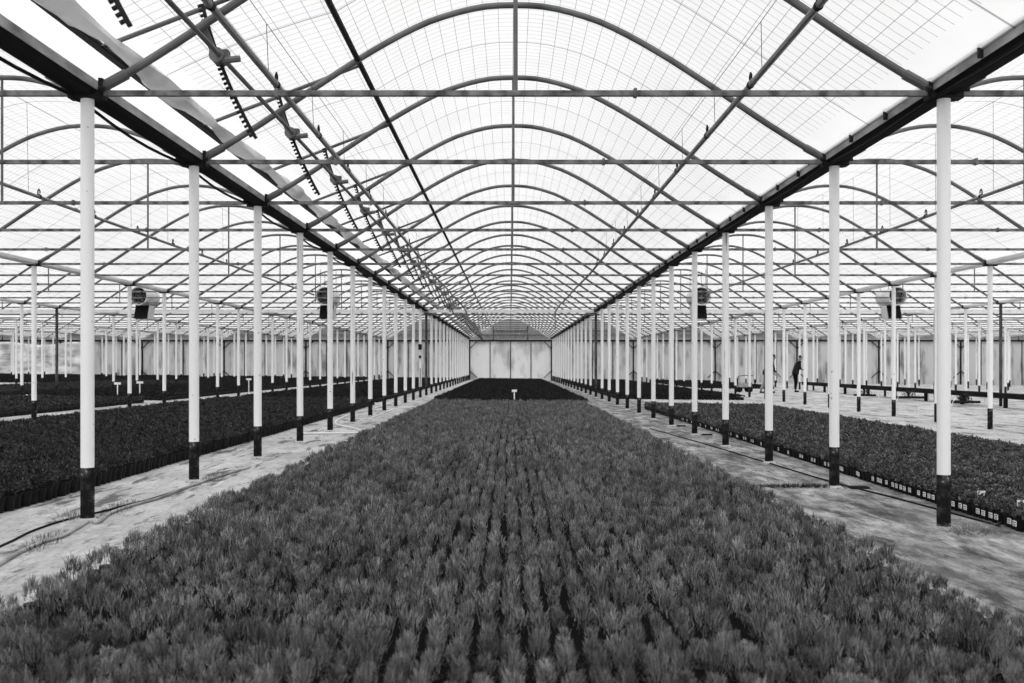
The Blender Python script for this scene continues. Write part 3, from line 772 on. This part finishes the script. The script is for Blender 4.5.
# --- far beds: too small to count
vdark = [leaves(26, .10, .09, .02, .03, 600 + i) for i in range(5)]
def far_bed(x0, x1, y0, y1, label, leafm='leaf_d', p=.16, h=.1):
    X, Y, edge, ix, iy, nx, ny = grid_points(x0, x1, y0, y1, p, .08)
    parts = []; P = np.stack([X, Y, gz(X) + h], 1); rot = RNG.uniform(0, 6.28, len(X)); sc = (1 + .1 * RNG.normal(0, 1, len(X))).clip(.75, 1.3)
    scatter(parts, vdark, P, rot, sc, 0)
    scatter(parts, [pot_tri(p * .47, h)], P[edge] - [0, 0, h], rot[edge], np.ones(edge.sum()), 1)
    soil(parts, x0 + .05, x1 - .05, y0 + .05, y1 - .05, h * .9, 2)
    V, T, MI = merge(parts)
    tag(link('distant_plant_bed', tri_mesh('distant_plant_bed', V, T, [M[leafm], M['pot'], M['soil']], MI)), label, 'plants', kind='stuff')
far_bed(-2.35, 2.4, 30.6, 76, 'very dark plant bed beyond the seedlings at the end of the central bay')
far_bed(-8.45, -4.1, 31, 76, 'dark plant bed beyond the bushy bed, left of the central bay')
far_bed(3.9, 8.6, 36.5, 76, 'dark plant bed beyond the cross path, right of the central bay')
for k in range(2, 7):
    c = -W * k + XC
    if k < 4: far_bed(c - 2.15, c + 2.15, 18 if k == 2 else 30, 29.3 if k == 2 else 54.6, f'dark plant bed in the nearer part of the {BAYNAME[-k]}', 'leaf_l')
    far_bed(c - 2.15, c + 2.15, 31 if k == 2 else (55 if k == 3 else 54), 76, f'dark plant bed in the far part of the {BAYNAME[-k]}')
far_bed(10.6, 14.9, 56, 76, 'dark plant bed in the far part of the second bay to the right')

# ------------------------------------------------------------------ ground clutter
def gp(px, py, h=0.0):
    """a point on the ground as seen through pixel px,py (used once, to place things)"""
    y = 995.6 * (1.21 - h) / (py - 365.0)
    for _ in range(4):
        x = (px - 510.0) * y / 995.6; y = 995.6 * (1.21 - h - gz(x)) / (py - 365.0)
    x = (px - 510.0) * y / 995.6
    return Vector((x, y, gz(x) + h))
def smooth(pts, n=8):
    out = []
    for i in range(len(pts) - 1):
        p0 = pts[max(i - 1, 0)]; p1 = pts[i]; p2 = pts[i + 1]; p3 = pts[min(i + 2, len(pts) - 1)]
        for s in range(n):
            t = s / n
            out.append(0.5 * ((2 * p1) + (p2 - p0) * t + (2 * p0 - 5 * p1 + 4 * p2 - p3) * t * t + (3 * p1 - p0 - 3 * p2 + p3) * t ** 3))
    out.append(pts[-1]); return out
def hose(pix, r, m, name, label, cat='hose'):
    pts = smooth([gp(x, y) + Vector((0, 0, r)) for x, y in pix]); mb = MB(); mb.tube(pts, r, 8)
    return tag(build(mb, name, m), label, cat)
hose([(300, 434.5), (330, 434.2), (355, 434), (361, 432.5), (357, 430), (345, 427.5), (337, 425.5), (336, 422.5), (341, 419), (355, 413.5), (372, 409.5), (390, 404)], .017, M['hose'], 'garden_hose', 'white hose looping between the posts on the left path')
hose([(366, 421.5), (372, 418.5), (384, 413.5), (396, 409)], .013, M['hose'], 'garden_hose', 'short pale hose lying straight beyond the looped hose')
hose([(-20, 556), (10, 543), (30, 533), (52, 525), (76, 518), (86, 516), (104, 512), (130, 505), (150, 500), (175, 492)], .008, M['black'], 'black_cable', 'black cable along the left path past the nearest left post', 'cable')
hose([(-20, 578), (0, 566), (20, 554), (45, 543), (62, 538), (80, 528), (90, 522), (98, 524), (112, 514), (135, 506), (160, 499), (200, 484), (250, 468)], .013, M['gutter'], 'loose_hose', 'grey weathered hose winding around the foot of the nearest left post')
hose([(650, 429), (700, 443), (760, 461), (830, 482), (900, 500), (1000, 527)], .008, M['black'], 'thin_cable', 'thin dark cable along the right path beside the tagged pots', 'cable')

def weeds(p, n, r, h, label, seed, flat=1.0):
    V, T = blades(n, r, r * .8, h, .006, seed, False); V = V.copy(); V[:, 0] *= flat
    tag(link('weed_tuft', tri_mesh('weed_tuft', V, T, [M['weed']]), loc=p), label, 'weeds', kind='stuff')
weeds(gp(70, 521), 60, .09, .12, 'small tuft of weeds beside the nearest left post', 900)
weeds(gp(971, 534), 160, .16, .1, 'pale low weed clump beside the nearest right post', 901, 1.3)
weeds(gp(345, 421), 60, .07, .06, 'tiny weeds at a post foot by the looped hose', 902)
V, T = blades(700, .5, .05, .06, .008, 903); V = V.copy(); V[:, 1] *= .1; V[:, 0] *= .95
o = link('weed_strip', tri_mesh('weed_strip', V, T, [M['leaf_l']]), loc=gp(797, 488)); tag(o, 'dark strip of moss and weeds across the right path', 'weeds', kind='stuff')
V, T = blades(420, .45, .05, .05, .008, 904); V = V.copy(); V[:, 1] *= 1.0; V[:, 0] *= .25
for q, (px, py) in enumerate(((45, 543), (120, 509), (215, 478))):
    o = link('weed_strip', tri_mesh('weed_strip', V, T, [M['leaf_l']]), loc=gp(px, py)); o.rotation_euler.z = 0.15
    tag(o, 'dark moss patch in the left path, ' + ('at the picture edge', 'beyond the nearest post', 'before the second gap of posts')[q], 'weeds', kind='stuff')

# black drain plates at the right posts
for q, (n, sx) in enumerate(((4, .22), (5, .2), (1, .25))):
    x = XC + HW + sx; mb = MB(); mb.box(-.09, .09, -.05, .05, 0, .02); mb.box(-.075, .075, -.04, .04, .015, .026)
    tag(build(mb, 'drain_plate', M['dark'], loc=(x, yn(n), gz(x)), smooth=False), f'flat black plate on the ground beside the {ORD[n]} right post', 'plate')

# white T stakes
def stake(x, y, z1, label, w=.09, yaw=0):
    t = thing('stake_sign', label, 'stake sign', (x, y, gz(x)), 'white T stakes', yaw)
    mb = MB(); mb.box(-.016, .016, -.008, .008, 0, z1); build(mb, 'stake', M['tag'], t, smooth=False)
    mb = MB(); mb.box(-w, w * 1.0, -.012, .012, z1 - .07, z1); build(mb, 'plate', M['tag'], t, smooth=False)
stake(0.13, 30.05, .47, 'white T-shaped stake standing at the break in the central bed', .075)
stake(-11.75, 31.6, .58, 'white T stake at the left beds, middle one of three', .1, .1)
stake(-12.3, 31.2, .55, 'white T stake at the left beds, leftmost of three', .1, .1)
stake(-10.1, 38.5, .60, 'white T stake at the left beds, rightmost of three', .1, .1)
for q, (px, py) in enumerate(((981, 503), (1021, 513))):
    p = gp(px, py, .1); mb = MB()
    mb.add([(-.03, 0, .0), (-.005, 0, .0), (.0, 0, .055), (.04, 0, .06), (.04, 0, .1), (-.03, 0, .1)] + [(-.03, .004, .0), (-.005, .004, .0), (.0, .004, .055), (.04, .004, .06), (.04, .004, .1), (-.03, .004, .1)],
           [(0, 1, 2, 5), (2, 3, 4, 5), (11, 8, 7, 6), (11, 10, 9, 8), (0, 6, 7, 1), (1, 7, 8, 2), (2, 8, 9, 3), (3, 9, 10, 4), (4, 10, 11, 5), (5, 11, 6, 0)])
    tag(build(mb, 'plant_label', M['tag'], loc=p, smooth=False), 'white plant label stuck in the right bed ' + ('just right of the nearest right post' if q == 0 else 'at the right picture edge'), 'plant label')

# long low bench on the right
t = thing('low_bench', 'long dark low bench on short black legs across the right-hand slab', 'bench', (15.55, 0, gz(15.55)))
mb = MB(); mb.box(-.03, .03, 27, 53, .30, .46); mb.box(0, .38, 27, 53, .43, .46); build(mb, 'board', M['wood'], t, smooth=False)
for i in range(9):
    y = 28.3 + i * 3.0; mb = MB(); mb.box(-.05, .05, -.05, .05, 0, .31); build(mb, 'leg', M['black'], t, (0.03, y, 0), smooth=False)

# tray stands with white splayed legs on the slab
def tray_stand(px, py, label, seed, w=1.0):
    p = gp(px, py); rnd = random.Random(seed)
    t = thing('tray_stand', label, 'tray stand', p, 'low tray stands on the slab')
    mb = MB(); mb.box(-w * .5, w * .3, -.25, .25, .1, .13); mb.box(-w * .5, w * .3, -.25, -.23, .1, .18); mb.box(-w * .5, w * .3, .23, .25, .1, .18)
    for i in range(5): mb.box(-w * .45 + i * w * .18, -w * .45 + i * w * .18 + .02, -.24, .24, .13, .15)
    build(mb, 'tray', M['dark'], t, smooth=False)
    for sx in (-.5, .15, .5):
        mb = MB(); mb.bar((sx * w - .06, -.2, 0), (sx * w + .08 * (1 if sx < 0 else -1), -.2, .3), .02, .03); build(mb, 'leg', M['tag'], t, smooth=False)
    V, T = leaves(110, .26, .2, .04, .04, seed)
    tag(link('small_shrub', tri_mesh('small_shrub', V, T, [M['leaf_l']]), loc=p + Vector((-.1 * w, 0, .165))), 'dark leafy clump lying on the tray stand, ' + label.split(', ')[1], 'shrub')
tray_stand(867, 398.5, 'low tray stand on the slab, farthest of three', 31, .9)
tray_stand(912, 401, 'low tray stand on the slab, middle of three', 32, 1.2)
tray_stand(967, 406, 'low tray stand on the slab, nearest of three', 33, 1.1)

# white sheet hung at the far left
mb = MB(); vs = []; fs = []; nx_, nz_ = 60, 14
for j in range(nz_ + 1):
    for i in range(nx_ + 1):
        u = i / nx_; v = j / nz_
        vs.append((-41 + 8.0 * u, WALL_Y - .35 + .1 * math.sin(u * 34 + v * 3) + .05 * math.sin(u * 71 - v * 6), .35 + v * (2.55 + .12 * math.sin(u * 9))))
for j in range(nz_):
    for i in range(nx_): a = j * (nx_ + 1) + i; fs.append((a, a + 1, a + nx_ + 2, a + nx_ + 1))
mb.add(vs, fs); o = build(mb, 'plastic_sheet', M['plastic']); sm = o.modifiers.new('thick', 'SOLIDIFY'); sm.thickness = .006
tag(o, 'crumpled white plastic sheet hanging at the far left end wall', 'sheet')

# ------------------------------------------------------------------ people
def skin_mesh(name, nodes, edges, m, parent, root=0, sub=1):
    bm = bmesh.new(); sk = bm.verts.layers.skin.new(); vv = []
    for (p, r) in nodes:
        v = bm.verts.new(p); rr = r if isinstance(r, tuple) else (r, r); v[sk].radius = rr; vv.append(v)
    vv[root][sk].use_root = True
    for a, b in edges: bm.edges.new((vv[a], vv[b]))
    me = bpy.data.meshes.new(name); bm.to_mesh(me); bm.free(); me.materials.append(m)
    o = link(name, me, parent); o.modifiers.new('skin', 'SKIN').use_smooth_shade = True
    s = o.modifiers.new('sub', 'SUBSURF'); s.levels = sub; s.render_levels = sub
    return o
def person(loc, rz, label, shirt, trousers, lean, stride, hands, scale=1.0):
    """built facing +x; lean = forward shift of the shoulders, hands = [(x,y,z) left, right]"""
    t = thing('person', label, 'person', loc, 'people working in the greenhouse', rz); t.scale = (scale,) * 3
    hip = Vector((0, 0, .93)); chest = Vector((lean * .7, 0, 1.25)); neck = Vector((lean, 0, 1.47)); head = Vector((lean + .09, 0, 1.60))
    N = [(hip, (.13, .16)), ((hip + chest) / 2, (.12, .14)), (chest, (.13, .17)), (neck, .06), (head + Vector((-.02, 0, 0)), .09), (head + Vector((.02, 0, .07)), .085)]
    E = [(0, 1), (1, 2), (2, 3), (3, 4), (4, 5)]
    arms = []
    for s, hd in ((1, hands[0]), (-1, hands[1])):
        sh = chest + Vector((.02, s * .19, .14)); hd = Vector(hd); el = (sh + hd) / 2 + Vector((-.09, s * .06, -.08))
        i = len(N); N += [(sh, .06), (el, .043), (hd, .03), (hd + (hd - el).normalized() * .08, (.022, .036))]
        E += [(2, i), (i, i + 1), (i + 1, i + 2), (i + 2, i + 3)]; arms.append((sh, el, hd, (hd - el).normalized()))
    legs = []
    for s, dx in ((1, stride), (-1, -stride)):
        th = hip + Vector((0, s * .095, -.06)); kn = Vector((dx * .45 + .03, s * .10, .50)); an = Vector((dx, s * .10, .09)); to = an + Vector((.15, 0, -.055))
        i = len(N); N += [(th, .085), (kn, .057), (an, .04), (to, .03)]; E += [(0, i), (i, i + 1), (i + 1, i + 2), (i + 2, i + 3)]; legs.append((th, kn, an, to))
    skin_mesh('body', N, E, M['skin'], t)
    # shirt
    N = [(hip + Vector((0, 0, -.16)), (.19, .21)), (hip + Vector((0, 0, .0)), (.185, .205)), ((hip + chest) / 2, (.17, .185)), (chest, (.165, .20)), (neck - Vector((.01, 0, .04)), .085)]; E = [(0, 1), (1, 2), (2, 3), (3, 4)]
    for sh, el, hd, d in arms:
        i = len(N); N += [(sh, .085), (el, .066), (el.lerp(hd, .35), .06)]; E += [(3, i), (i, i + 1), (i + 1, i + 2)]
    skin_mesh('shirt', N, E, shirt, t)
    N = [(hip + Vector((0, 0, .05)), (.145, .18)), (hip - Vector((0, 0, .08)), (.13, .17))]; E = [(0, 1)]
    for th, kn, an, to in legs:
        i = len(N); N += [(th - Vector((0, 0, .08)), .1), (kn, .075), (an + Vector((0, 0, .02)), .062)]; E += [(1, i), (i, i + 1), (i + 1, i + 2)]
    skin_mesh('trousers', N, E, trousers, t)
    for th, kn, an, to in legs:
        skin_mesh('shoe', [(an + Vector((-.05, 0, -.04)), (.045, .05)), (an + Vector((.06, 0, -.045)), (.04, .05)), (to + Vector((.03, 0, .0)), (.03, .04))], [(0, 1), (1, 2)], M['black'], t)
    skin_mesh('hair', [(head + Vector((-.055, 0, .0)), .075), (head + Vector((-.04, 0, .07)), .085), (head + Vector((.03, 0, .12)), .07)], [(0, 1), (1, 2)], M['hair'], t)
    # face
    mb = MB(); f = head + Vector((.095, 0, .03))
    mb.add([f + Vector((-.02, -.016, -.02)), f + Vector((-.02, .016, -.02)), f + Vector((.022, 0, -.018)), f + Vector((-.015, 0, .03))], [(0, 1, 2), (0, 2, 3), (1, 3, 2)]); build(mb, 'nose', M['skin'], t)
    for s in (-1, 1):
        mb = MB(); mb.lathe([(.004, -.008), (.009, 0), (.004, .008)], 8, tuple(f + Vector((-.008, s * .034, .03)))); build(mb, 'eye', M['black'], t)
        mb = MB(); mb.lathe([(.006, -.03), (.018, 0), (.006, .03)], 8, tuple(head + Vector((-.005, s * .092, .03)))); build(mb, 'ear', M['skin'], t)
    for sh, el, hd, d in arms:           # fingers
        for q in range(5):
            off = Vector((0, (q - 2) * .014, 0)); L_ = (.045, .07, .08, .072, .055)[q]
            mb = MB(); b = hd + d * .085 + off
            if q == 0: b = hd + d * .04 + Vector((.0, .03 if sh.y < 0 else -.03, .01))
            mb.tube([b, b + d * L_ * .5 + Vector((0, 0, -.004)), b + d * L_ * .9 + Vector((0, 0, -.02))], [.009, .008, .006], 6); build(mb, 'finger', M['skin'], t)
    return t
p1 = (14.1, 49.2, gz(14.1))
person(p1, 0, 'person in dark shirt and black trousers standing, looking down at their hands', M['shirt_dark'], M['trouser_dark'], .17, .03, [(.34, .08, 1.06), (.36, -.07, 1.05)], 1.05)
p2 = (12.08, 47.0, gz(12.08))
person(p2, 0.0, 'person in grey jacket and pale trousers bending forward, partly behind a post', M['shirt_grey'], M['trouser_grey'], .30, .27, [(.50, .18, .80), (.56, -.16, .78)], 1.05)
# notepad held by the standing person
mb = MB(); mb.box(-.02, .18, -.1, .1, 0, .012); o = build(mb, 'notepad', M['tag'], loc=(p1[0] + .44, p1[1] + .02, p1[2] + 1.12), smooth=False)
tag(o, 'small white pad in the hands of the standing person', 'pad')
# hand cart beside the bending person
t = thing('hand_cart', 'low hand cart with curved handle left of the bending person', 'cart', (11.3, 48.2, gz(11.3)))
mb = MB(); mb.box(-.35, .35, -.3, .3, .25, .29); mb.box(-.35, .35, -.3, -.27, .29, .45); mb.box(-.35, .35, .27, .3, .29, .45); mb.box(-.35, -.32, -.3, .3, .29, .45); mb.box(.32, .35, -.3, .3, .29, .45); build(mb, 'tub', M['gutter'], t, smooth=False)
for sx in (-.25, .25):
    for sy in (-.3, .3): mb = MB(); mb.tube([(sx, sy - .03, .13), (sx, sy + .03, .13)], .13, 14); build(mb, 'wheel', M['black'], t)
    mb = MB(); mb.box(sx - .02, sx + .02, -.28, .28, .12, .26); build(mb, 'axle', M['dark'], t, smooth=False)
mb = MB(); mb.tube([Vector(q) for q in ((-.32, -.28, .3), (-.4, -.28, .6), (-.3, -.28, .78), (.0, -.28, .82), (.4, -.28, .8))], .018, 6); build(mb, 'handle', M['dark'], t)

# ------------------------------------------------------------------ light, camera
w = bpy.data.worlds.new('overcast'); scene.world = w; w.use_nodes = True
bg = w.node_tree.nodes['Background']; bg.inputs[0].default_value = (1, 1, 1, 1); bg.inputs[1].default_value = 1.0
sd = bpy.data.lights.new('sun_fill', 'SUN'); sd.energy = 5.6; sd.angle = math.radians(40); sd.color = (1, 1, 1)  # broad soft lamp added above and behind the camera to brighten the posts
so = bpy.data.objects.new('sun_fill', sd); C.objects.link(so)
so.rotation_euler = (math.radians(24), 0, math.radians(-8)); so.location = (0, -10, 20)

cd = bpy.data.cameras.new('camera'); cam = bpy.data.objects.new('camera', cd); C.objects.link(cam)
cam.location = (0, 0, 1.21); cam.rotation_euler = (PI / 2, 0, 0)
cd.sensor_width = 36.0; cd.lens = 995.6 / 1024 * 36.0
cd.shift_x = 2.0 / 1024; cd.shift_y = 23.5 / 1024
cd.clip_start = 0.05; cd.clip_end = 400
cd.dof.use_dof = True; cd.dof.focus_distance = 11.0; cd.dof.aperture_fstop = 4.0
scene.camera = cam
scene.view_settings.view_transform = 'Standard'; scene.view_settings.look = 'None'
scene.view_settings.gamma = 1.0; scene.view_settings.use_curve_mapping = False
scene.view_settings.exposure = 0.08
scene.cycles.use_denoising = True
scene.cycles.transparent_max_bounces = 16
scene.cycles.max_bounces = 10; scene.cycles.diffuse_bounces = 4; scene.cycles.transmission_bounces = 6
